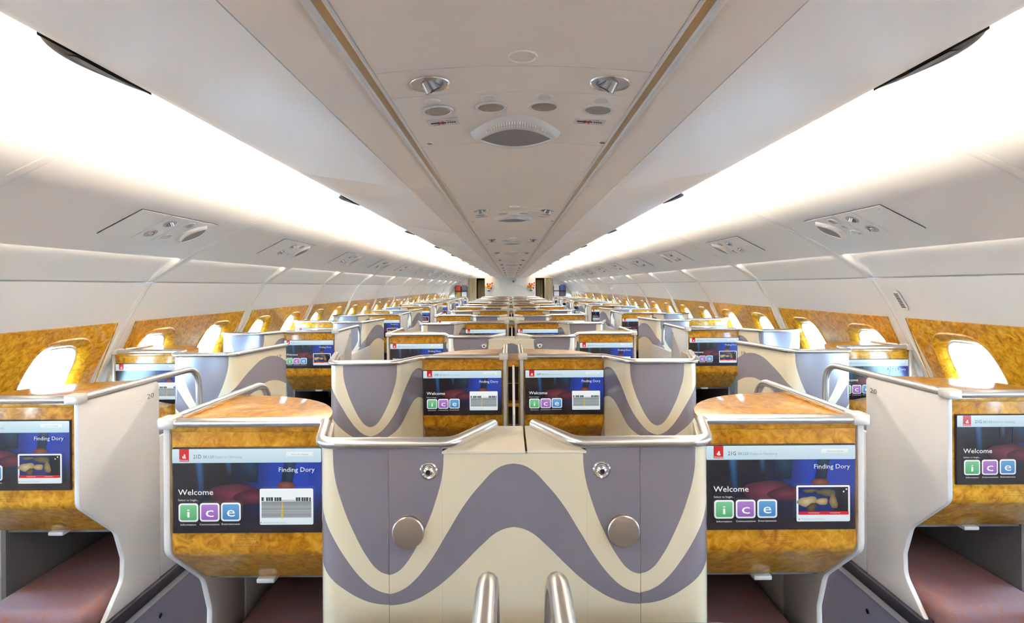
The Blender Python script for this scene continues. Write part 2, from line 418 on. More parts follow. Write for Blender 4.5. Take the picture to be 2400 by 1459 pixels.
def screen_picture(seat, inset, fine):
    key = (seat if fine else seat[-1], inset, fine)
    if key in _pics: return _pics[key]
    P = Pic()
    def mixc(a, b, t): t = max(0, min(1, t)); return tuple(a[i]*(1-t)+b[i]*t for i in range(3))
    def bg(x, y):
        c = mixc((.03, .03, .07), (.04, .22, .66), (x-6)/5)
        c = mixc(c, (.10, .22, .55), (x-14)/4)
        return mixc(c, (.07, .035, .07), (y-4.2)/4)
    P.gridbg(0, 0, 16, 9, 24, 14, bg)
    def pillar(xt, xb, w, c0, c1, yb):
        P.poly([(xt-w, 1.5), (xt, 1.5), (xt+w, 1.5), (xb+w, yb), (xb, yb), (xb-w, yb)], [c0, c1, c0, mixc(c0, (.04, .03, .07), .8), mixc(c1, (.04, .03, .07), .8), mixc(c0, (.04, .03, .07), .8)],
               [[0, 1, 4, 5], [1, 2, 3, 4]])
    pillar(2.85, 2.9, .5, (.02, .07, .16), (.08, .36, .58), 5.4)
    pillar(6.0, 6.0, .38, (.03, .08, .16), (.10, .32, .48), 3.0)
    pillar(8.3, 8.2, .95, (.02, .15, .25), (.04, .24, .36), 3.6)
    pillar(12.65, 12.1, .62, (.02, .10, .26), (.08, .22, .36), 4.6)
    # plain reef rocks
    P.blob(6.6, 4.9, 2.6, 1.25, (.47, .19, .26), (.22, .07, .13), 3, .06)
    P.blob(8.6, 5.2, 2.1, .75, (.42, .16, .24), (.20, .07, .14), 5, .06)
    P.blob(12.2, 3.95, .95, .42, (.55, .30, .22), (.32, .15, .12), 8, .04)
    # header
    P.rr(0, 0, 16, 1.5, .12, (.84, .91, .94), (.74, .85, .90))
    P.rect(.77, 0, 1.82, 1.34, (.80, .06, .09))
    if fine:
        for q in (((1.30, .52), (1.44, .62), (1.42, .82), (1.30, .92), (1.22, .80)), ((1.12, .74), (1.24, .86), (1.36, .98), (1.22, 1.02), (1.10, .92)), ((1.42, .80), (1.52, .92), (1.44, 1.02), (1.32, 1.0))):
            P.poly(list(q), (.97, .93, .92))
        P.text('Emirates', .84, 1.76, 1.26, .17, (.97, .93, .92))
    else:
        P.poly([(1.30, .55), (1.5, .85), (1.3, 1.05), (1.1, .85)], (.97, .93, .92))
    P.text(seat, 2.3, 3.17, 1.0, .43, (.10, .22, .26))
    P.text('EK123', 3.4, 4.47, .98, .31, (.36, .46, .50))
    if fine: P.text('Dubai to Hamburg', 4.62, 7.55, .98, .30, (.58, .67, .71))
    P.rr(12.3, .36, 15.15, .8, .08, (.95, .97, .97), (.88, .93, .94))
    if fine: P.text('Select your language', 12.85, 14.65, .66, .15, (.50, .55, .58))
    P.text('Finding Dory', 11.53, 15.37, 2.49, .50, (.02, .06, .22))
    P.text('Finding Dory', 11.5, 15.34, 2.46, .50, (.88, .93, .98))
    P.text('Welcome', .7, 4.45, 4.88, .62, (.97, .97, .98))
    P.text('Select to begin...', .7, 2.92, 5.52, .22, (.85, .86, .88))
    for i, (ch, ca, cb, cap) in enumerate((('i', (.50, .78, .58), (.30, .66, .42), 'Information'), ('c', (.70, .50, .80), (.56, .36, .70), 'Communications'), ('e', (.40, .65, .85), (.24, .50, .74), 'Entertainment'))):
        x = .75+2.29*i; y = 5.76-.04*i
        P.rr(x, y, x+2.12, y+1.98, .32, (.97, .98, .98), (.85, .88, .90))
        P.rr(x+.17, y+.17, x+1.95, y+1.81, .2, ca, cb)
        if ch == 'i': P.text(ch, x+.92, x+1.2, y+1.5, .95, (.96, .98, .97))
        else:
            P.text(ch, x+.64, x+1.5, y+1.48, 1.12, (.96, .98, .97))
        if fine: P.text(cap, x+1.06-.075*len(cap), x+1.06+.075*len(cap), y+2.36, .19, (.90, .90, .92))
    # inset
    P.rr(9.5, 4.2, 15.22, 8.05, .16, (.97, .98, .99), (.84, .90, .92))
    if inset == 'camera':
        P.rect(9.7, 4.35, 15.02, 5.2, (.93, .95, .96)); 
        P.gridbg(9.7, 5.55, 15.02, 7.3, 1, 6, lambda x, y: (.62, .65, .66) if int((y-5.55)/.3) % 2 else (.54, .57, .58))
        for k, (a, b) in enumerate(((9.7, 10.0), (10.2, 10.95), (11.1, 11.85), (13.4, 13.9), (14.0, 14.75), (14.85, 15.02))):
            P.rect(a, 5.1, b, 5.5, (.22, .28, .30))
            m = a+.22
            while m < b-.05: P.rect(m, 5.1, m+.05, 5.5, (.75, .8, .82)); m += .24
        P.rect(11.9, 5.35, 13.4, 5.4, (.35, .37, .38)); P.rect(9.7, 6.42, 15.02, 6.46, (.75, .77, .77))
        P.poly([(11.95, 5.6), (12.03, 5.6), (12.06, 7.28), (11.86, 7.28)], (.86, .70, .20))
    else:
        P.rect(9.7, 4.38, 15.02, 7.3, (.03, .12, .40))
        P.gridbg(13.2, 4.38, 15.02, 7.0, 5, 1, lambda x, y: mixc((.04, .12, .35), (.01, .01, .03), (x-13.2)/.9))
        P.blob(10.6, 5.9, 1.0, .55, (.80, .72, .55), (.55, .48, .33), 11, .14)
        P.blob(11.1, 6.55, .5, .5, (.42, .34, .22), (.2, .17, .1), 12, .14)
        P.blob(12.2, 5.9, .6, .42, (.78, .68, .48), (.55, .46, .28), 13, .14)
        P.blob(12.7, 4.95, .95, .42, (.42, .40, .22), (.30, .28, .15), 14, .14)
        P.blob(13.4, 5.9, .45, .75, (.62, .52, .33), (.40, .34, .20), 15, .16)
        P.blob(10.9, 4.75, .7, .22, (.45, .40, .24), (.25, .30, .2), 16, .16)
        P.rect(9.7, 6.95, 15.02, 7.3, (.78, .07, .10))
        P.rect(10.7, 7.08, 11.9, 7.13, (.95, .75, .75)); P.rect(13.0, 7.08, 14.1, 7.13, (.95, .75, .75))
        P.rect(14.7, 4.5, 14.85, 4.66, (.95, .95, .95)); P.rect(14.4, 4.75, 14.55, 4.9, (.95, .95, .95))
    if fine:
        P.text('Watch Airshow & Cameras...', 9.95, 12.5, 7.82, .16, (.55, .60, .63))
        P.poly([(9.68, 7.66), (9.82, 7.74), (9.68, 7.82)], (.3, .35, .38))
    me = P.b.mesh('screen_image', ['screen_glow'], smooth=0, fix=False)
    _pics[key] = me; return me

# ------------------------------------------------------------------ seat suite modules
UW = 0.397                    # width of a monitor unit
RZ = 1.146                    # handrail height
RR = 0.0125
def wall_sheet(mb, path, z0, z1, th, s_zero, mi=0, warp=None):
    """thin wall following a plan path [(u,y)], with UV = (distance from s_zero, z)"""
    P = [Vector(p) for p in path]; n = len(P); s = [0.0]
    for i in range(1, n): s.append(s[-1]+(P[i]-P[i-1]).length)
    nor = []
    for i in range(n):
        t = (P[min(i+1, n-1)]-P[max(i-1, 0)]).normalized(); nor.append(Vector((-t.y, t.x)))
    I = [P[i]+nor[i]*th for i in range(n)]
    nz = 2; zs = [z0+(z1-z0)*k/nz for k in range(nz+1)]
    sv = [q-s_zero for q in s]
    if warp: sv = [q if q < warp[0] else warp[0]+(q-warp[0])*warp[1] for q in sv]
    mb.grid([[(p.x, p.y, z) for p in P] for z in zs], mi, [[(q, z) for q in sv] for z in zs])
    mb.grid([[(p.x, p.y, z) for p in I] for z in zs], mi, [[(q, 0) for q in sv] for z in zs])
    mb.grid([[(p.x, p.y, z1) for p in P], [(p.x, p.y, z1) for p in I]], mi, [[(q, 0) for q in sv]]*2)
    mb.grid([[(p.x, p.y, z0) for p in P], [(p.x, p.y, z0) for p in I]], mi, [[(q, 0) for q in sv]]*2)
    for k in (0, n-1):
        mb.grid([[(P[k].x, P[k].y, z0), (I[k].x, I[k].y, z0)], [(P[k].x, P[k].y, z1), (I[k].x, I[k].y, z1)]], mi, [[(0, 0)]*2]*2)
    return s
def s_at_u(path, u, after=0):
    acc = 0.0
    for i in range(1, len(path)):
        a, b = Vector(path[i-1]), Vector(path[i])
        if a.x <= u <= b.x and abs(b.x-a.x) > 1e-9 and abs(b.y-a.y) < 0.02: return acc+(b-a).length*(u-a.x)/(b.x-a.x)
        acc += (b-a).length
    return acc

def half(root, X0, sg, kind, seat, inset, fine, rowno=None):
    """one seat's shell; u runs from the shell side (0) to the bulge side; kind: CA, CB, SA, SB"""
    fn = lambda p: (X0+sg*p[0], p[1], p[2])
    def part(name, mb, m, parent=root, **k): return mb.build(name, m, parent, **k)
    aisle_is_zero = kind in ('CA', 'SA')
    # side shell
    prof = closed_fillet([(0, 1.136), (0, .818), (.153, .672), (.185, .57), (.182, .50), (.095, .405), (.37, .405), (.37, 1.136)], [0, .05, .06, .05, .06, 0, 0, .02])
    mb = MB(fn); mb.prism(prof, 'u', 0, .017, bev=.004); part('side_shell', mb, 'pearl')
    # burl monitor surround
    mb = MB(fn); pr = closed_fillet([(.004, 1.134), (.004, .818), (.15, .682), (.175, .682), (.034, .82), (.034, 1.134)], [0, .045, .02, 0, 0, 0])
    mb.prism(pr, 'u', .019, UW, bev=.003); part('monitor_surround', mb, 'burl')
    # console body and top (quarter super-ellipse plan)
    def qe(ru, ry, n=14, e=2.3):
        return [(ru*abs(math.cos(a))**(2/e), ry*abs(math.sin(a))**(2/e)) for a in [PI/2*k/n for k in range(n+1)]]
    out = [(max(.018, p[0]), p[1]) for p in qe(UW, .36)]
    mb = MB(fn); body = [(p[0]-.006 if p[0] > .03 else p[0], p[1]-.01) for p in out if p[1] > .2]; body = [(body[0][0], .185)]+body+[(.018, .185)]
    mb.prism(body, 'z', .685, 1.12); part('console_body', mb, 'pearl')
    mb = MB(fn); mb.prism([(.018, .002)]+out, 'z', 1.121, 1.1405, bev=.003); part('console_top', mb, 'burl')
    # screen
    mb = MB(fn); c = (.026+.395)/2
    mb.box((.024, -.0015, .8715), (.3955, .02, 1.084), bev=.0012, seg=1); sc = part('screen', mb, 'black')
    im = link('screen_image', screen_picture(seat, inset, fine), sc, (X0+sg*c, -.0024, .9777))
    # placard text under the screen
    mb = MB()
    cx = X0+sg*c
    if fine:
        for body_, w, z, h in ((arabic('سترة النجاة تحت مقعدك'), .052, .8580, .0042), ('LIFE VEST UNDER YOUR SEAT', .05, .8515, .0034), (arabic('اربط حزام المقعد أثناء الجلوس'), .072, .842, .0042), ('FASTEN SEAT BELT WHILE SEATED', .072, .8355, .0034)):
            vs, fs = text2d(body_); mb.add([(cx-.005+(v[0]-.5)*w, .0022, z+v[1]*h) for v in vs], fs)
        part('placard_text', mb, 'print_brown', smooth=0, fix=False)
    # latch tab under the monitor
    mb = MB(fn); mb.box((.165, .135, .670), (.215, .173, .683), bev=.004); part('table_latch', mb, 'pearl')
    # handrail
    zc = RZ
    loop_end = {'CA': .56, 'CB': .535, 'SA': .64, 'SB': .26}[kind]
    u0 = .009
    if kind == 'SB': a = [(u0, .30, zc), (u0, 0.0, zc)]
    else: a = fillet([(u0, loop_end, .97), (u0, loop_end-.005, zc), (u0, 0.0, zc)], .13 if kind != 'CB' else .10, 10)
    mb = MB(fn); mb.tube(a, RR, 12); part('handrail', mb, 'metal')
    if kind == 'CA': bp = [(u0, 0), (UW+.010, 0), (UW+.060, -.184), (.742, -.184), (.822, -.035)]; rad = [0, .02, .05, .05, 0]
    elif kind == 'CB': bp = [(u0, 0), (UW, 0), (UW+.085, -.182), (.775, -.182), (.853, .14)]; rad = [0, .05, .06, .055, 0]
    elif kind == 'SA': bp = [(u0, 0), (UW, 0), (UW+.085, -.15), (.775, -.15)]; rad = [0, .05, .06, 0]
    else: bp = [(u0, 0), (UW-.005, 0), (UW+.02, -.145), (.72, -.145), (.80, .29)]; rad = [0, .02, .03, .05, 0]
    rail = fillet([(p[0], p[1], zc) for p in bp], rad, 8)
    mb = MB(fn); mb.tube(rail, RR, 12); part('front_rail', mb, 'metal')
    mb = MB(fn); mb.box((-.006, -.015, zc-.0145), (.036, .03, zc+.0145), bev=.006); part('rail_corner', mb, 'silver')
    # bulge (wave panel)
    bf = fillet([(p[0], p[1], 0) for p in bp[1:]], rad[1:], 8)
    path = [(p.x, p.y+.002) for p in bf]
    if kind == 'CA':
        path = fillet([(UW+.004, .02, 0), (UW+.060, -.182, 0), (.6022, -.182, 0)], .05, 8); path = [(p.x, p.y) for p in path]
        tot = sum((Vector(path[i])-Vector(path[i-1])).length for i in range(1, len(path)))
        mb = MB(fn); wall_sheet(mb, path, .05, 1.137, .018, tot); part('wing_panel', mb, 'wave')
    else:
        if kind == 'CB': path = fillet([(UW, .02, 0), (UW, .0, 0), (UW+.085, -.18, 0), (.775, -.18, 0), (.853, .14, 0), (.853, .22, 0)], [0, .05, .06, .055, .03, 0], 8)
        elif kind == 'SA': path = fillet([(UW, .02, 0), (UW, .0, 0), (UW+.085, -.148, 0), (.775, -.148, 0)], [0, .05, .06, 0], 8)
        else: path = fillet([(UW-.003, .02, 0), (UW+.02, -.143, 0), (.72, -.143, 0), (.80, .29, 0)], [0, .03, .05, 0], 8)
        path = [(p.x, p.y) for p in path]
        mb = MB(fn); s0 = s_at_u(path, .60 if kind != 'SB' else .575)
        wall_sheet(mb, path, .05, 1.137, .018, s0, warp=(.13, .476) if kind == 'SB' else None); part('wave_panel', mb, 'wave')
    # foot well, foot rest
    mb = MB(fn); mb.box((.018, .178, .664), (UW-.013, .945, .684)); part('footwell_light_block', mb, 'grey_plastic', smooth=0)  # unseen cover added to keep light out of the foot well
    mb = MB(fn); mb.box((UW-.012, .17, .05), (UW+.004, .95, .80)); mb.box((.0, .93, .05), (UW, .95, .80)); part('footwell_wall', mb, 'grey_plastic', smooth=0)
    mb = MB(fn); mb.box((.03, .05, .30), (UW-.016, .92, .468), bev=.035, seg=4); part('footrest', mb, 'footrest_fabric')
    mb = MB(fn); mb.box((.03, .07, .05), (UW-.016, .92, .30)); part('footrest_base', mb, 'black', smooth=0)
    # low aisle-side wall and kick panels
    if aisle_is_zero:
        ua = 0.0 if aisle_is_zero else (.853 if kind == 'CB' else .80)
        sgn = 1 if aisle_is_zero else -1
        y0 = .37 if aisle_is_zero else (.20 if kind == 'CB' else .29)
        y1 = .98 if aisle_is_zero else 1.19
        mb = MB(fn); lo, hi = sorted((ua, ua+sgn*.02)); mb.box((lo, y0+.002, .405), (hi, y1, .93), bev=.006); part('armrest_wall', mb, 'pearl')
        ys = .09 if aisle_is_zero else -.13
        if kind == 'SB': ys = .30
        lo, hi = sorted((ua-sgn*.012, ua+sgn*.03))
        mb = MB(fn); mb.box((lo, ys, .362), (hi, y1, .404), bev=.003); part('dark_trim', mb, 'trim_dark')
        lo, hi = sorted((ua-sgn*.007, ua+sgn*.03))
        mb = MB(fn); mb.box((lo, ys+.01, .335), (hi, y1, .362)); part('light_trim', mb, 'trim_light', smooth=0)
        lo, hi = sorted((ua-sgn*.004, ua+sgn*.03))
        mb = MB(fn); mb.box((lo, ys+.02, .03), (hi, y1, .335)); kp = part('kick_panel', mb, 'kick_blue', smooth=0)
        mb = MB(fn); 
        cu = ua-sgn*.004
        mb.v += [fn((cu-sgn*.002, .36+.009*math.cos(2*PI*k/12), .27+.009*math.sin(2*PI*k/12))) for k in range(12)]; mb.f.append(list(range(12))); mb.m.append(0)
        mb.build('latch_hole', 'black', kp)
    if rowno and fine:
        # row number and seat pictogram, printed on the aisle face
        sd = 1 if X0 < 0 else -1            # +1: printed face looks to +x
        if kind == 'SA': y_end, xs = .345, (X0+sd*.0008)
        else: y_end, xs = .25, None
        mb = MB()
        def putt(yc0, z, w, h, body_):
            vs, fs = text2d(body_)
            pts = []
            for v in vs:
                yy = yc0 + (v[0]*w if sd > 0 else -v[0]*w)
                if xs is None:
                    q = (yy+.143)/(.29+.143); xx = X0+sg*(.72+.08*q)+sd*.0012
                else: xx = xs
                pts.append((xx, yy, z+v[1]*h))
            mb.add(pts, fs)
        if sd > 0:
            putt(y_end-.043, 1.082, .036, .018, str(rowno)); putt(y_end-.062, 1.088, .004, .004, '.'); putt(y_end-.10, 1.086, .03, .006, '_'); putt(y_end-.095, 1.074, .02, .005, '_')
        else:
            putt(y_end, 1.082, .036, .018, str(rowno)); putt(y_end-.055, 1.088, .004, .004, '.'); putt(y_end-.07, 1.086, .03, .006, '_')
        part('row_number', mb, 'print_dark', smooth=0, fix=False)
    if kind == 'SB':
        # burl side console with a slanted, pointed end, in front of the window unit
        mb = MB(fn); mb.prism(closed_fillet([(-.02, .93), (.02, .72), (.40, .72), (.36, .88), (.20, .91)], [.01, .02, .01, .01, .01]), 'y', -.30, -.05, bev=.004)
        part('side_console', mb, 'burl')

def twin_centre(y0, fine, seats, insets, label):
    root = thing('twin_seat_shell', label, 'airline seat', (0, y0, 0), 'centre twin seat shells with outer screens')
    half(root, -.872, 1, 'CA', seats[0], insets[0], fine)
    half(root, .872, -1, 'CA', seats[1], insets[1], fine)
    cx = .0
    # centre wave panel between the two seams
    mb = MB(); a = .2698
    for xa, xb, zt in ((-a+.0013, -.1552, 1.137), (-.155, .155, 1.1215), (.1552, a-.0013, 1.137)):
        n = 6; path = [(cx+xa+(xb-xa)*k/n, -.1838) for k in range(n+1)]
        wall_sheet(mb, path, .05, zt, .018, -(xa+a))
    mb.build('centre_panel', 'wave', root)
    # deck
    for nm, pts in (('deck', [(cx-.155, -.1845), (cx+.024, -.1845), (cx+.024, .02), (cx-.062, .02)]), ('deck', [(cx+.028, -.1845), (cx+.155, -.1845), (cx+.062, .02), (cx+.028, .02)])):
        mb = MB(); mb.prism(pts, 'z', 1.121, 1.1285, bev=.003); mb.build(nm, 'cream', root)
    for x in (-.183, .187):
        mb = MB(); mb.lathe([(.019, 0), (.019, -.003), (.0165, -.006), (.0155, -.004), (.012, -.003), (.009, -.008), (.0055, -.010)], (cx+x, -.183, 1.086), 'y', 28)
        k = mb.build('coat_hook', 'chrome', root)
        mb = MB(); mb.lathe([(.005, 0), (.005, -.0012)], (cx+x, -.193, 1.086), 'y', 12); mb.build('hook_tip', 'black', k)
    for x in (-.2264, .2317):
        mb = MB(); mb.lathe([(.0325, 0), (.034, -.004), (.034, -.010), (.032, -.0125), (.029, -.013)], (cx+x, -.183, .958), 'y', 36); mb.build('table_stop', 'brushed', root)
    return root
def centre_half(y0, sg, fine, seat, inset, label):
    root = thing('centre_seat_shell', label, 'airline seat', (0, y0, 0), 'centre seat shells with screens by the middle')
    half(root, .006+sg*.031, sg, 'CB', seat, inset, fine); return root
def side_seat(y0, side, kind, fine, seat, inset, label, rowno):
    root = thing('aisle_seat_shell' if kind == 'SA' else 'window_seat_shell', label, 'airline seat', (0, y0, 0), 'single seat shells along the windows')
    if kind == 'SA': half(root, side*1.313, side, 'SA', seat, inset, fine, rowno)
    else: half(root, side*2.113, -side, 'SB', seat, inset, fine, rowno)
    return root
def niche(y0, label):
    root = thing('centre_shelf', label, 'shelf', (0.006, y0, 0), 'narrow shelves between centre seats')
    w = .028
    mb = MB(); mb.box((-w, .02, 1.095), (w, .30, 1.125), bev=.003); mb.build('shelf_top', 'burl', root)
    mb = MB(); mb.box((-w, .018, .60), (-w+.0035, .10, 1.095)); mb.build('shelf_side', 'burl', root, smooth=0)
    mb = MB(); mb.box((w-.0035, .018, .60), (w, .10, 1.095)); mb.build('shelf_side', 'burl', root, smooth=0)
    mb = MB(); mb.box((-w+.0035, .018, .905), (w-.0035, .10, .92)); mb.build('shelf_board', 'burl', root, smooth=0)
    mb = MB(); mb.box((-w+.0035, .09, .60), (w-.0035, .10, 1.095)); mb.build('shelf_back', 'black', root, smooth=0)
    for z in (1.015, .818):
        mb = MB(); mb.tube([(-w+.003, .025, z), (w-.003, .025, z)], .0018, 8); mb.build('shelf_bar', 'chrome', root)
    d = thing('centre_divider', label.split(' ')[0]+' white divider blade, thin and upright between the two middle seats', 'divider', (0.006, y0, 0), 'white divider blades along the middle')
    mb = MB(); mb.prism(closed_fillet([(-.32, .35), (-.02, .35), (-.02, 1.095), (-.05, 1.115), (-.25, 1.05), (-.32, .95)], [0, 0, .01, .01, .02, .02]), 'u', -.005, .005, bev=.003)
    mb.build('divider_blade', 'pearl', d)

P_ROW = 1.2; D1 = 1.325; S1 = 1.613
NC, NS = 14, 13
def build_seats():
    protoA = {}; protoB = {}; protoS = {}; protoN = None
    for k in range(-1, NC):
        y = D1+P_ROW*k; fine = k <= 3; n = 21-k
        if k % 2 == 0:
            lab = '%s centre twin seat shell, burl screens at both aisles, wave bulge between' % ORD[k]
            if k == 0: lab = 'nearest centre twin shell, large grey wave panel with two metal discs between two screens'
            if fine or 'far' not in protoA:
                ins = ('camera', 'map') if k == 0 else ('camera', 'camera')
                o = twin_centre(y, fine, ('%dD' % n, '%dG' % n) if k == 0 else ('20D', '20G'), ins, lab)
                if not fine: protoA['far'] = o
            else:
                o = copy_tree(protoA['far'], (0, y, 0)); o['label'] = lab
        else:
            for sg, nm in ((-1, 'left'), (1, 'right')):
                kk = (k+1)//2
                lab = '%s %s middle seat shell, burl screen beside the centre divider, wave panel at its aisle' % (ORD[kk-1], nm) if k > 0 else 'curved metal handrail end at the bottom edge of the photo, %s of the two' % nm
                key = (sg, fine)
                if fine or key not in protoB:
                    o = centre_half(y, sg, fine, '20E' if sg < 0 else '20F', 'camera', lab)
                    if not fine: protoB[key] = o
                else:
                    o = copy_tree(protoB[key], (0, y, 0)); o['label'] = lab
            if k > 0: niche(y, '%s burl shelf from the camera, narrow and dark between two middle screens' % ORD[(k-1)//2])
    for k in range(NS):
        y = S1+P_ROW*k; fine = k <= 3
        kind = 'SA' if k % 2 == 0 else 'SB'
        for side, nm in ((-1, 'left'), (1, 'right')):
            lab = ('%s %s seat shell with its screen against the aisle, handrail loop over white side panel' if kind == 'SA' else '%s %s seat shell with its screen by the windows, wave panel at the aisle') % (ORD[k//2], nm)
            key = (side, kind)
            if fine or key not in protoS:
                o = side_seat(y, side, kind, fine, '21D' if side < 0 else '21G', 'map' if kind == 'SA' else ('camera' if side < 0 else 'map'), lab, 20-k)
                if not fine: protoS[key] = o
            else:
                o = copy_tree(protoS[key], (0, y, 0)); o['label'] = lab

# ------------------------------------------------------------------ cabin shell
BAY = 1.30; SEAM0 = 1.51
BAYS = list(range(-4, 13))
YB0 = SEAM0+BAY*(-4); YB1 = 18.30
def seam(k): return SEAM0+BAY*k
OUT = [(1.02, .52), (1.08, .495), (1.13, .46), (1.18, .425), (1.24, .393), (1.33, .352), (1.418, .310), (1.50, .268), (1.587, .2226), (1.65, .187), (1.705, .152)]
CREASE = (1.895, .035)
WALLP = [(1.90, .028), (1.965, -.075), (2.026, -.178), (2.172, -.469), (2.25, -.75), (2.27, -1.0), (2.24, -1.48)]
def wall_x(z):
    for (x0, z0), (x1, z1) in zip(WALLP, WALLP[1:]):
        if z1 <= z <= z0: return x0+(x1-x0)*(z0-z)/(z0-z1)
    return WALLP[-1][0]
NRM = Vector((.894, .448))
def build_shell():
    # floor
    mb = MB(); mb.box((-2.3, YB0, -.05), (2.3, 20.2, 0)); struct(mb.build('floor', 'carpet', smooth=0))
    # ceiling: closed sheet above the bins and coves
    ce = struct(MB_ceiling())
    for side, nm in ((-1, 'left'), (1, 'right')):
        fn = lambda p, s=side: (s*p[0], p[1], E+p[2])
        root = bpy.data.objects.new('wall_'+nm, None); COL.objects.link(root); struct(root)
        protos = None
        for k in BAYS:
            y0, y1 = seam(k), seam(k+1)
            if k == BAYS[-1]: y1 = min(y1, YB1+.2)
            if protos is None or abs((y1-y0)-BAY) > 1e-6:
                L = y1-y0; ms = []
                # upper outboard panel
                mb = MB(fn); g = .0
                mb.grid([[(x, y, z) for y in (0, L)] for x, z in OUT])
                ms.append(('upper_panel', mb, 'wall_white'))
                # recessed lower part behind the lip
                mb = MB(fn)
                rec = [(1.705, .152), (1.708, .160), (1.73, .172), (1.752, .166), (1.775, .145), (1.83, .098), (1.88, .050), (1.893, .036)]
                a, b = .03, L-.03
                mb.grid([[(x, y, z) for y in (a, b)] for x, z in rec])
                cap = rec+[CREASE]
                for yy, e in ((a, -.03), (b, .03)):
                    n = len(rec)
                    lineP = [(1.705+(1.893-1.705)*i/(n-1), .152+(.036-.152)*i/(n-1)) for i in range(n)]
                    mb.grid([[(x, yy, z) for x, z in rec], [(x, yy, z) for x, z in lineP]])
                ms.append(('lower_panel', mb, 'wall_white'))
                # rib over the seam: follows the full profile
                mb = MB(fn)
                pr = OUT[3:]+[CREASE]
                offs = lambda p, d: (p[0]-d*.45, p[1]-d*.9)
                rows = [[(*offs(p, d), yy) for (d, yy) in ((-.004, -.034), (.003, -.030), (.003, -.004), (-.004, -.0015), (-.004, .0015), (.003, .004), (.003, .030), (-.004, .034))] for p in pr]
                mb.grid([[(q[0], q[2], q[1]) for q in r] for r in rows])
                ms.append(('rib', mb, 'wall_white'))
                # side wall: white strips round the burl panel
                mb = MB(fn)
                zt = [.028, -.075, -.178, -.215]; zb = [-.70, -.75, -1.0, -1.48]
                mb.grid([[(wall_x(z)+.004, y, z) for y in (0, L)] for z in zt])
                mb.grid([[(wall_x(z)+.004, y, z) for y in (0, L)] for z in zb])
                mid = [-.19, -.33, -.469, -.74]
                for ya, yb in ((0, .10), (L-.10, L)): mb.grid([[(wall_x(z)+.0045, y, z) for y in (ya, yb)] for z in mid])
                # crease return
                mb.grid([[(1.893, y, .036) for y in (0, L)], [(1.91, y, .034) for y in (0, L)], [(1.904, y, .028) for y in (0, L)]])
                ms.append(('side_panel', mb, 'wall_white'))
                mb = MB(fn)
                rows = []
                for z in [.026, -.075, -.178, -.33, -.469, -.75, -1.0, -1.48]:
                    x = wall_x(z)
                    rows.append([(x-d, y, z) for d, y in ((-.004, -.03), (.006, -.026), (.006, -.003), (-.002, -.001), (-.002, .001), (.006, .003), (.006, .026), (-.004, .03))])
                mb.grid(rows); ms.append(('wall_rib', mb, 'wall_white'))
                # burl panel with two window openings
                mb = MB(fn)
                N = 48; zt_, zb_ = -.178, -.72; zc = -.468; hy, hz = .136, .182
                ya, yb = .066, L-.066
                def P3(y, z, dep): x = wall_x(z)-.003; return (x+NRM.x*dep, y, z+NRM.y*dep)
                for (wy, c0, c1) in ((.33, ya, L/2), (L-.33, L/2, yb)):
                    if L < BAY-1e-6 and wy > L-.2: continue
                    def out(s, dep, e=3.6):
                        r = []
                        for i in range(N):
                            t = 2*PI*(i+.5)/N; c, q = math.cos(t), math.sin(t)
                            r.append(P3(wy+hy*s*math.copysign(abs(c)**(2/e), c), zc+hz*s*math.copysign(abs(q)**(2/e), q), dep))
                        return r
                    cell = []
                    for i in range(N):
                        t = 2*PI*(i+.5)/N; c, q = math.cos(t)*hy, math.sin(t)*hz
                        ks = []
                        if c > 1e-9: ks.append((c1-wy)/c)
                        if c < -1e-9: ks.append((c0-wy)/c)
                        if q > 1e-9: ks.append((zt_-zc)/q)
                        if q < -1e-9: ks.append((zb_-zc)/q)
                        kk = min(ks); cell.append(P3(wy+c*kk, zc+q*kk, 0))
                    inner = c1 if c0 == ya else c0
                    for zz in (zt_, zb_):
                        tgt = Vector(P3(inner, zz, 0)); j = min(range(N), key=lambda q_: ((cell[q_][1]-inner)**2+(cell[q_][2]-zz)**2))
                        cell[j] = tuple(tgt)
                    mb.grid([cell, out(1.30, 0), out(1.27, -.006), out(1.24, -.004), out(1.12, .006), out(1.04, .016), out(1.0, .028)], closed=True)
                # panel thickness at its rim
                rim = [(ya, zt_), (yb, zt_), (yb, zb_), (ya, zb_)]
                mb.grid([[P3(y, z, 0) for y, z in rim], [P3(y, z, .006) for y, z in rim]], closed=True)
                ms.append(('burl_panel', mb, 'burl'))
                pr_ = [link(n_, b_.mesh(n_, [m_], 40), root, (0, y0, 0)) for n_, b_, m_ in ms]
                if protos is None: protos = pr_
            else:
                for o in protos:
                    c = o.copy(); COL.objects.link(c); c.parent = root; c.location = (0, y0, 0)
        # one seam rib at the far end is covered by the bulkhead
    # windows
    n = 1; wm = None
    for side in (-1, 1):
        fn = lambda p, s=side: (s*p[0], p[1], E+p[2])
        mb = MB(fn); N = 40; zc = -.468; hy, hz = .136, .182
        def ringw(s, dep):
            r = []
            for i in range(N):
                t = 2*PI*i/N; c, q = math.cos(t), math.sin(t); e = 3.6
                z = zc+hz*s*math.copysign(abs(q)**(2/e), q)
                r.append((wall_x(z)-.003+NRM.x*dep, hy*s*math.copysign(abs(c)**(2/e), c), z+NRM.y*dep))
            return r
        mb.grid([ringw(1.04, .027), ringw(.965, .027), ringw(.965, .035), ringw(1.04, .035), ringw(1.04, .027)], closed=True)
        fm = mb.mesh('window_frame', ['cove_white'], 30)
        mb = MB(fn); r0 = ringw(.97, .031); mb.add(r0, [list(range(N))]); pm = mb.mesh('pane', ['window_glass'], 0)
        for k in BAYS:
            for wy in (.33, BAY-.33):
                y = seam(k)+wy
                if y > YB1-.15: continue
                o = struct(link('window_%d' % n, fm, None, (0, y, 0))); n += 1
                link('pane', pm, o)

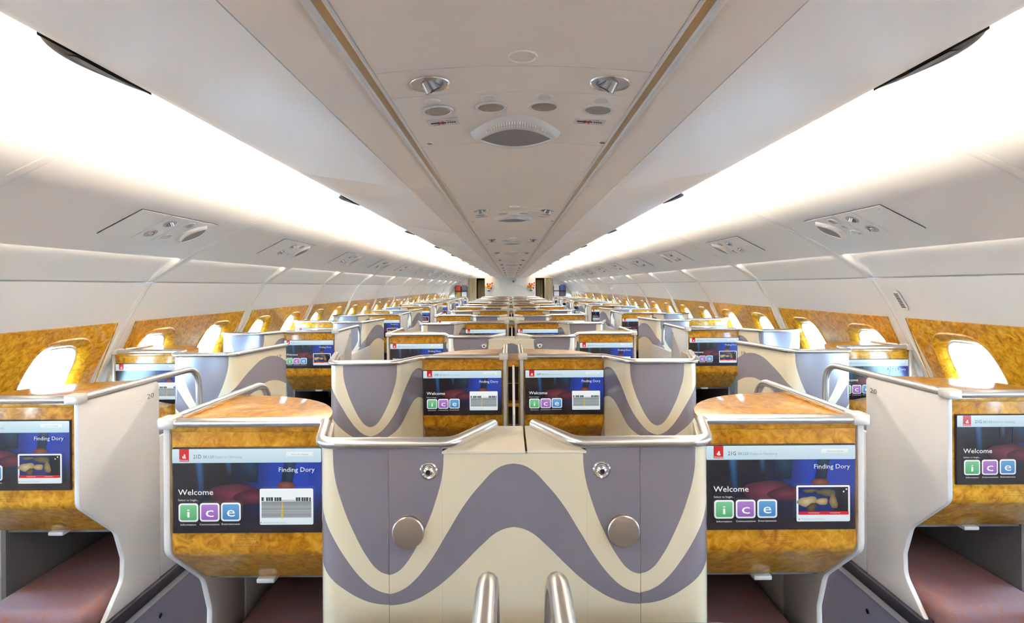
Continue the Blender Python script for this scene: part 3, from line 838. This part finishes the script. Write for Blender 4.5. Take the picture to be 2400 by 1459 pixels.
def MB_ceiling():
    root = bpy.data.objects.new('ceiling', None); COL.objects.link(root)
    mb = MB(); z = E+.525
    mb.grid([[(-1.06, YB0, z), (1.06, YB0, z)], [(-1.06, 20.2, z), (1.06, 20.2, z)]])
    mb.build('cove_panel', 'cove_white', root, smooth=0)
    # centre strip panels, one per bay, arched by a centimetre
    xs = [-.188+.376*i/10 for i in range(11)]
    def zc(x): return E+.289+.010*(1-(x/.188)**2)
    for k in BAYS:
        y0 = seam(k)-.02; y1 = seam(k+1)-.02; y1 = min(y1, YB1)
        mb = MB()
        # groove lines across: panel is four boards with 2 mm gaps
        cuts = [y0, seam(k)+BAY-.785, seam(k)+BAY-.688, seam(k)+BAY-.402, seam(k)+BAY-.15, y1]
        for a, b in zip(cuts, cuts[1:]):
            if b-a < .02 or b > YB1+.01: continue
            mb2 = MB(); g = .0013
            prof = [(x, zc(x)) for x in xs]+[(.188, E+.33), (-.188, E+.33)]
            mb2.prism(prof, 'y', a+g, b-g); mb2.build('ceiling_panel', 'ceiling_white', root)
    return root

def build_rails():
    for i, s in enumerate((-1, 1)):
        fn = lambda p, s=s: (s*p[0], p[1], E+p[2])
        root = bpy.data.objects.new('trim_%d' % (i+1), None); COL.objects.link(root); struct(root)
        mb = MB(fn); mb.box((.189, YB0, .2875), (.1945, YB1, .33), bev=.0015); mb.build('white_bead', 'wall_white', root)
        mb = MB(fn); mb.box((.1945, YB0, .2900), (.2065, YB1, .33)); mb.build('gold_channel', 'gold_trim', root, smooth=0)
        mb = MB(fn); mb.box((.2065, YB0, .2845), (.2150, YB1, .33), bev=.002); mb.build('white_rail', 'wall_white', root)

def build_bins():
    door = [(.2975, .286), (.33, .2865), (.37, .293), (.42, .302), (.48, .311), (.548, .320), (.60, .331), (.628, .339), (.634, .346), (.634, .400), (.622, .400), (.622, .375), (.50, .36), (.2975, .36)]  # hidden upright outer lip added to cut cove light off the side panels
    strip = [(.217, .2885), (.2955, .2855), (.2955, .34), (.217, .34)]
    for side, nm in ((-1, 'left'), (1, 'right')):
        fn = lambda p, s=side: (s*p[0], p[1], E+p[2])
        g = .0018; proto = None
        mb = MB(fn); mb.prism(door, 'y', YB0, seam(-1)+.04, bev=.002, seg=1); mb.prism(strip, 'y', YB0, seam(-1)+.04); struct(mb.build('ceiling_soffit', 'ceiling_white'))
        for k in BAYS:
            L = BAY
            if seam(k)+L > YB1+.35 or k < -1: continue
            lab = '%s overhead bin on the %s, cream door, dark latch at the bright cove' % (ORD[max(0, k+1)], nm)
            if proto is None:
                t = thing('overhead_bin', lab, 'bin', (0, seam(k), 0), 'overhead bins along the ceiling')
                mb = MB(fn); mb.prism(door, 'y', .04+g, L+.04-g, bev=.002, seg=1); d = mb.build('bin_door', 'bin_white', t, smooth=50)
                mb = MB(fn); mb.prism(strip, 'y', .04+g, L+.04-g, bev=.002, seg=1); mb.build('bin_strip', 'ceiling_white', t)
                # latch: a dark lens hanging at the outer edge of the door
                yc = .827-SEAM0+BAY
                n = 14; hl = .114
                top = []; rowsA = []; rowsB = []
                for i in range(n+1):
                    q = -1+2*i/n; w = .043*(1-abs(q)**2.0)
                    rowsA.append([(.637, yc+q*hl, .340), (.637+w*.5, yc+q*hl, .3415), (.637+w, yc+q*hl, (.3455+w*.10))])
                    rowsB.append([(.637, yc+q*hl, .362), (.637+w*.5, yc+q*hl, .366), (.637+w, yc+q*hl, (.3475+w*.12))])
                mb = MB(fn); mb.grid(rowsA); mb.grid(rowsB); mb.grid([[r[2] for r in rowsA], [r[2] for r in rowsB]]); mb.grid([[r[0] for r in rowsA], [r[0] for r in rowsB]])
                la = mb.build('latch', 'latch_brown', t)
                mb = MB(fn); rw = []
                for i in range(9):
                    q = -.42+.95*i/8; w = .043*(1-abs(q)**2.0)*.62
                    rw.append([(.638, yc+q*hl, .3385), (.638+w*.5, yc+q*hl, .3400), (.638+w, yc+q*hl, .3425+w*.10)])
                mb.grid(rw); mb.build('latch_pull', 'latch_dark', la)
                proto = t
            else:
                o = copy_tree(proto, (0, seam(k), 0)); o['label'] = lab

def disc(mb, c, r, ry, z, n=28, mi=0):
    mb.add([(c[0]+r*math.cos(2*PI*k/n), c[1]+ry*math.sin(2*PI*k/n), z) for k in range(n)], [list(range(n))], mi)
def lens_pts(hw, y0, y1, n=18):
    ym = y0+(y1-y0)*.52
    a = [(-hw+2*hw*i/n, ym-(ym-y0)*(1-(-1+2*i/n)**2)) for i in range(n+1)]
    b = [(hw-2*hw*i/n, ym+(y1-ym)*(1-(1-2*i/n)**2)) for i in range(1, n)]
    return a+b
def service_unit(root, fn, scale_layout, tiltmat=None):
    """parts in local plane coordinates: x across, y along, z up from the surface (negative = hangs down)"""
    pass
def vent(root, fn, x, y, r, lean, bowl='satin'):
    mb = MB(fn)
    mb.lathe([(r, -.0005), (r*.97, -.002), (r*.90, -.001), (r*.66, .006), (r*.4, .008)], (x, y, 0), 'z', 28); v = mb.build('air_vent', bowl, root)
    mb = MB(fn); d = Vector((lean, .35, -1)).normalized(); c = Vector((x, y, .006))
    mb.tube([c+d*.0, c+d*.010, c+d*.013, c+d*.016], r*.5, 16, cap='flat'); mb.build('nozzle', 'nozzle', v)
    mb = MB(fn); mb.tube([c+d*.0155, c+d*.0168], r*.27, 14, cap='flat'); mb.build('nozzle_hole', 'black', v)
def lamp(root, fn, x, y, r):
    mb = MB(fn); mb.lathe([(r, -.0003), (r*.98, -.0022), (r*.86, -.0026), (r*.80, -.0005), (r*.78, .002)], (x, y, 0), 'z', 28); v = mb.build('reading_light', 'wall_white', root)
    mb = MB(fn); mb.lathe([(r*.80, -.0016), (r*.66, .0035), (r*.42, .007), (r*.34, .001), (r*.12, -.001)], (x, y, 0), 'z', 28); mb.build('lamp_lens', 'lens_glass', v)
def sign(root, fn, x, y, w, h):
    mb = MB(fn); mb.box((x-w/2, y-h/2, -.0012), (x+w/2, y+h/2, .0)); sg = mb.build('no_smoking_sign', 'wall_white', root, smooth=0)
    mb = MB(fn); z = -.0016
    def q(a, b, c, d, mi): mb.add([(x+a*w, y+b*h, z-.0002*mi), (x+c*w, y+b*h, z-.0002*mi), (x+c*w, y+d*h, z-.0002*mi), (x+a*w, y+d*h, z-.0002*mi)], [(0, 1, 2, 3)], mi)
    q(-.40, -.10, .10, .14, 0)
    for i in range(4): q(.14+.07*i, -.10, .19+.07*i, .14, 0)
    q(.10, -.34, .30, -.28, 0); q(-.36, .34, -.14, .40, 0)
    for s_ in (-1, 1):
        a = Vector((.12, .16*s_)); b = Vector((-.28+.12, -.16*s_))
        p = [(-.20, -.26*s_), (-.13, -.26*s_), (.05, .30*s_), (-.02, .30*s_)]
        mb.add([(x+u*w, y+v*h, z-.0005) for u, v in p], [(0, 1, 2, 3)], 1)
    mb.build('sign_print', ['print_dark', 'print_red'], sg, smooth=0, fix=False)
def speaker(root, fn, x, hw, y0, y1):
    mb = MB(fn); L0 = lens_pts(hw, y0, y1); cy = (y0+y1)/2+.006
    def sc(s, sy, dy, z): return [(x+p[0]*s, cy+dy+(p[1]-cy)*sy, z) for p in L0]
    mb.grid([sc(1, 1, 0, 0), sc(.97, .95, .002, -.007), sc(.90, .86, .006, -.013), sc(.82, .70, .008, -.014), sc(.80, .67, .008, -.011)], closed=True)
    s = mb.build('speaker', 'wall_white', root)
    mb = MB(fn); g = sc(.805, .675, .008, -.0115); mb.add(g, [list(range(len(g)))]); mb.build('speaker_grille', 'grille_grey', s, smooth=0)
    mb = MB(fn)
    for i in range(24):
        q = -.72+1.44*i/23
        ya = cy+(y0-cy)*.93*(1-q*q)**.9; yb = ya+.020*(1-.4*abs(q))
        xx = x+q*hw*.86
        mb.box((xx-.0016, ya+.0015, -.0135), (xx+.0016, yb+.002, -.008))
    stuff(mb.build('vent_ribs', 'ceiling_white', s, smooth=0))

def build_psu():
    # centre units
    proto = None
    for i in range(13):
        y = 1.037+BAY*i
        lab = '%s round-lamp service panel from the camera in the middle of the ceiling' % ORD[i]
        if proto is None:
            def zc(x): return .289+.010*(1-(x/.188)**2)
            fn = lambda p: (.006+p[0], p[1], E+p[2]+zc(max(-.188, min(.188, p[0])))-.0002)
            t = thing('service_panel', lab, 'panel', (0, y, 0), 'ceiling service panels over the middle seats')
            for x, l in ((-.127, .5), (.134, -.5)): vent(t, fn, x, .775-1.037, .0295, l)
            for x, yy in ((-.132, .892), (-.042, .888), (.046, .886), (.136, .890)):
                lamp(t, fn, x, yy-1.037, .0265)
                mb = MB(fn); mb.lathe([(.013, 0), (.0115, -.0025), (.004, -.003)], (x-.002, yy-.046-1.037, 0), 'z', 16); mb.build('button', 'wall_white', t)
            for x in (-.130, .131): sign(t, fn, x, .953-1.037, .055, .032)
            speaker(t, fn, 0, .087, .933-1.037, 1.117-1.037)
            for x in (-.175, .178):
                mb = MB(fn); mb.lathe([(.006, 0), (.0055, -.002), (.002, -.003)], (x*.99, 1.08-1.037, 0), 'z', 12); mb.build('indicator', 'lens_glass', t)
            mb = MB(fn)
            mb.lathe([(.0195, 0), (.019, -.0018), (.0175, -.0018), (.0168, 0)], (.006, .695-1.037, 0), 'z', 24); mb.build('call_plate', 'ceiling_white', t)
            proto = t
        else: o = copy_tree(proto, (0, y, 0)); o['label'] = lab
    # outboard units, tilted with the side panel
    for side, nm in ((-1, 'left'), (1, 'right')):
        proto = None
        a = Vector((1.425, 0, .3066)); b = Vector((1.60, 0, .2155)); ex = (b-a).normalized(); nz = Vector((-ex.z, 0, ex.x))   # up-outward normal
        if nz.z < 0: nz = -nz
        def fn(p, s=side):
            q = a+ex*(p[0])+nz*(p[2]-.0015)
            return (s*q.x, p[1], E+q.z)
        for i in range(13):
            y = seam(0)+BAY+BAY*i-.75 - (0)
            y = 2.06+BAY*i
            lab = '%s service panel on the %s, set in the sloping panel above the windows' % (ORD[i], nm)
            if proto is None:
                t = thing('side_service_panel', lab, 'panel', (0, y, 0), 'service panels above the window seats')
                L = .53; w = (b-a).length
                mb = MB(fn)
                for (ya, yb) in ((0, .175), (.178, .30), (.303, L)): mb.box((.0, ya, -.0035), (w, yb, .004), bev=.0012, seg=1)
                mb.build('cover_plate', 'wall_white', t)
                mb = MB(fn); mb.box((-.0014, -.0014, -.0008), (w+.0014, L+.0014, .003)); mb.build('panel_gap', 'latch_brown', t, smooth=0)
                def fl0(p, f=fn): return f((p[0], p[1], p[2]-.0036))
                vent(t, fl0, .052, .237, .028, .4, 'bowl_grey'); vent(t, fl0, .140, .228, .028, -.4, 'bowl_grey')
                lamp(t, fl0, .043, .358, .027); lamp(t, fl0, .152, .348, .027)
                sign(t, fl0, .095, .35, .035, .020) if side > 0 else None
                # speaker: lens lying across the panel
                def fs(p, f=fn): return f((.095+p[1]*1.0, .455-p[0]*0+0, p[2])) 
                def fl(p, f=fn): return f((.098+p[0], .455+p[1], p[2]-.003))
                speaker(t, fl, 0, .082, -.055, .055)
                for yy, xx in ((.03, .02), (.5, .16), (.5, .02)):
                    mb = MB(fn); mb.lathe([(.004, -.003), (.004, -.005)], (xx, yy, 0), 'z', 10); mb.build('fastener', 'trim_light', t)
                proto = t
            else: o = copy_tree(proto, (0, y, 0)); o['label'] = lab

def build_end():
    yb = YB1
    root = bpy.data.objects.new('wall_front', None); COL.objects.link(root); struct(root)
    mb = MB(); mb.box((-.88, yb, 0), (.86, yb+.05, E+.56)); mb.build('bulkhead_panel', 'wall_white', root, smooth=0)
    mb = MB(); mb.box((-2.3, yb, 0), (-1.43, yb+.05, E+.6)); mb.build('bulkhead_panel', 'wall_white', root, smooth=0)
    mb = MB(); mb.box((1.40, yb, 0), (2.3, yb+.05, E+.6)); mb.build('bulkhead_panel', 'wall_white', root, smooth=0)
    mb = MB(); mb.box((-1.43, yb, E+.275), (-.88, yb+.05, E+.56)); mb.build('door_header', 'wall_white', root, smooth=0)
    mb = MB(); mb.box((.86, yb, E+.275), (1.40, yb+.05, E+.56)); mb.build('door_header', 'wall_white', root, smooth=0)
    # dune relief on the bulkhead
    ridge = [(-.55, -.07), (-.30, .01), (-.16, .03), (0, .075), (.16, .08), (.32, .045), (.52, -.06), (.60, -.13), (.80, -.18)]
    mb = MB(); mb.prism([(-.86, -.6), (-.86, -.16)]+ridge+[(.84, -.2), (.84, -.6)], 'y', yb-.008, yb, bev=.003); o = mb.build('dune_relief', 'dune', root)
    for v in o.data.vertices: v.co.z += E
    # galley behind
    gal = bpy.data.objects.new('wall_galley', None); COL.objects.link(gal); struct(gal)
    mb = MB(); mb.box((-2.3, 20.1, 0), (2.3, 20.15, E+.6)); mb.build('galley_back', 'galley_brown', gal, smooth=0)
    mb = MB(); mb.box((-2.3, yb+.05, E+.53), (2.3, 20.15, E+.6)); mb.build('galley_ceiling', 'galley_brown', gal, smooth=0)
    for x in (-2.3, 2.25): mb = MB(); mb.box((x, yb+.05, 0), (x+.05, 20.1, E+.6)); mb.build('galley_side', 'galley_brown', gal, smooth=0)
    # behind the camera
    rb = MB(); rb.box((-2.35, YB0-.05, 0), (2.35, YB0, E+.6)); struct(rb.build('wall_back', 'wall_white', smooth=0))
    # curtains
    for s, nm in ((-1, 'left'), (1, 'right')):
        for j, (xa, xb, lab, zt) in enumerate(((1.16, 1.43, 'beige curtain gathered beside the magazine rack at the far %s aisle' % nm, .27), (.90, 1.14, 'narrow dim curtain hanging inside the far %s doorway' % nm, .22))):
            mb = MB(); n = 40; yy = yb-.05 if j == 0 else yb+.5
            row = lambda z: [(s*(xa+(xb-xa)*i/n), yy+.025*math.sin(i*1.35)+.01*math.sin(i*.7), z) for i in range(n+1)]
            row2 = lambda z: [(p[0], p[1]+.006, p[2]) for p in row(z)]
            mb.grid([row(.02), row(.9), row(E+zt)]); mb.grid([row2(.02), row2(.9), row2(E+zt)])
            o = mb.build('curtain', 'curtain_beige', None, smooth=60); tag(o, lab, 'curtain')
    # flower wall vases
    for s, x, nm in ((-1, -.735, 'left'), (1, .70, 'right')):
        t = thing('flower_vase', 'silver wall vase of red and yellow flowers, far %s of the bulkhead' % nm, 'flowers', (x, yb-.09, E-.13))
        mb = MB(); mb.lathe([(.02, -.055), (.05, -.045), (.07, -.01), (.075, .03), (.07, .035), (.05, .03)], (0, 0, 0), 'z', 20); mb.build('vase', 'chrome', t)
        mb = MB(); mb.box((-.02, .05, -.03), (.02, .09, .03)); mb.build('wall_bracket', 'chrome', t, smooth=0)
        R = random.Random(5)
        for i in range(26):
            a = R.uniform(-1, 1); h = R.uniform(0, 1)
            c = Vector((a*.115, R.uniform(-.045, .02), .05+.19*h)); r = R.uniform(.022, .034)
            m = 'flower_red' if h > .66 or h < .12 else ('flower_yellow' if R.random() < .8 else 'flower_red')
            bm = bmesh.new(); bmesh.ops.create_icosphere(bm, subdivisions=1, radius=r)
            for v in bm.verts: v.co = v.co*(1+R.uniform(-.25, .3)); v.co += c
            mb = MB(); mb.bm(bm); mb.build('flower', m, t)
        mb = MB()
        for i in range(12):
            a = 2*PI*i/12; mb.tube([(0, 0, .01), (.03*math.cos(a), .02*math.sin(a), .05), (.09*math.cos(a), .03*math.sin(a)-.01, .12+.04*math.sin(i))], .003, 5, cap='flat')
        mb.build('stems', 'leaf_green', t)
    # magazine racks and magazines
    for s, nm, x0 in ((-1, 'left', -1.90), (1, 'right', 1.47)):
        z0, z1 = E-.36, E+.0; w = .42
        t = thing('magazine_rack', 'dark magazine rack on the far %s bulkhead' % nm, 'rack', (x0, yb, z0))
        mb = MB(); mb.box((0, -.02, 0), (w, -.002, z1-z0)); mb.build('rack_back', 'latch_brown', t, smooth=0)
        for z in (.0, .19):
            mb = MB(); mb.box((0, -.085, z), (w, -.02, z+.012)); mb.build('rack_shelf', 'latch_brown', t, smooth=0)
        for xx in (0, w/2-.006, w-.012):
            mb = MB(); mb.box((xx, -.075, .0), (xx+.012, -.02, z1-z0)); mb.build('rack_upright', 'latch_brown', t, smooth=0)
        cov = [('cover_1', 'cover_3', 'cover_0', 'cover_2'), ('cover_3', 'cover_5', 'cover_6', 'cover_4')][0 if s < 0 else 1]
        desc = [('dark gold', 'pale', 'red', 'dark blue'), ('pale', 'dark', 'white and grey', 'blue')][0 if s < 0 else 1]
        for j in range(4):
            col = j % 2; rw = j//2
            xx = x0+.018+col*(w/2); zz = z0+.012+rw*.19
            mb = MB(); mb.box((0, -.006, 0), (.175, 0, .20 if rw else .165), bev=.001, seg=1); mb.box((.03, -.0075, .10), (.145, -.006, .135))
            o = mb.build('magazine', cov[j], None, loc=(xx, yb-.06, zz)); o.rotation_euler = (math.radians(-10), 0, 0)
            tag(o, '%s magazine in the %s row of the far %s rack' % (desc[j], 'upper' if rw else 'lower', nm), 'magazine', 'magazines in the far racks')
    t = thing('cabin_camera', 'small black camera box high in the middle of the far bulkhead', 'camera', (.10, yb-.02, E+.16))
    mb = MB(); mb.box((-.03, -.03, -.03), (.03, .012, .03), bev=.006); mb.build('housing', 'black', t)
    mb = MB(); mb.lathe([(.016, -.03), (.016, -.036), (.012, -.038)], (0, 0, 0), 'y', 16); mb.build('lens', 'lens_glass', t)
    # small slotted vent on the right wall
    t = thing('wall_vent', 'small slotted air vent on the right wall above the burl window panel', 'vent', (0, 2.70, 0))
    fn = lambda p: (wall_x(p[2]), p[1], E+p[2])
    def wf(p): return (wall_x(p[1])-p[2], 2.70*0+p[0], E+p[1])
    mb = MB(wf); mb.prism(closed_fillet([(-.022, -.035), (.022, -.035), (.022, -.135), (-.022, -.135)], .012), 'z', .0, .006, bev=.0015); f = mb.build('vent_plate', 'wall_white', t)
    for i in range(10):
        z = -.052-.0075*i
        mb = MB(wf); mb.box((-.014, z-.0022, .0055), (.014, z+.0022, .0068)); mb.build('slot', 'dark_gap', t, smooth=0)

build_shell(); build_rails(); build_bins(); build_psu(); build_seats(); build_end()
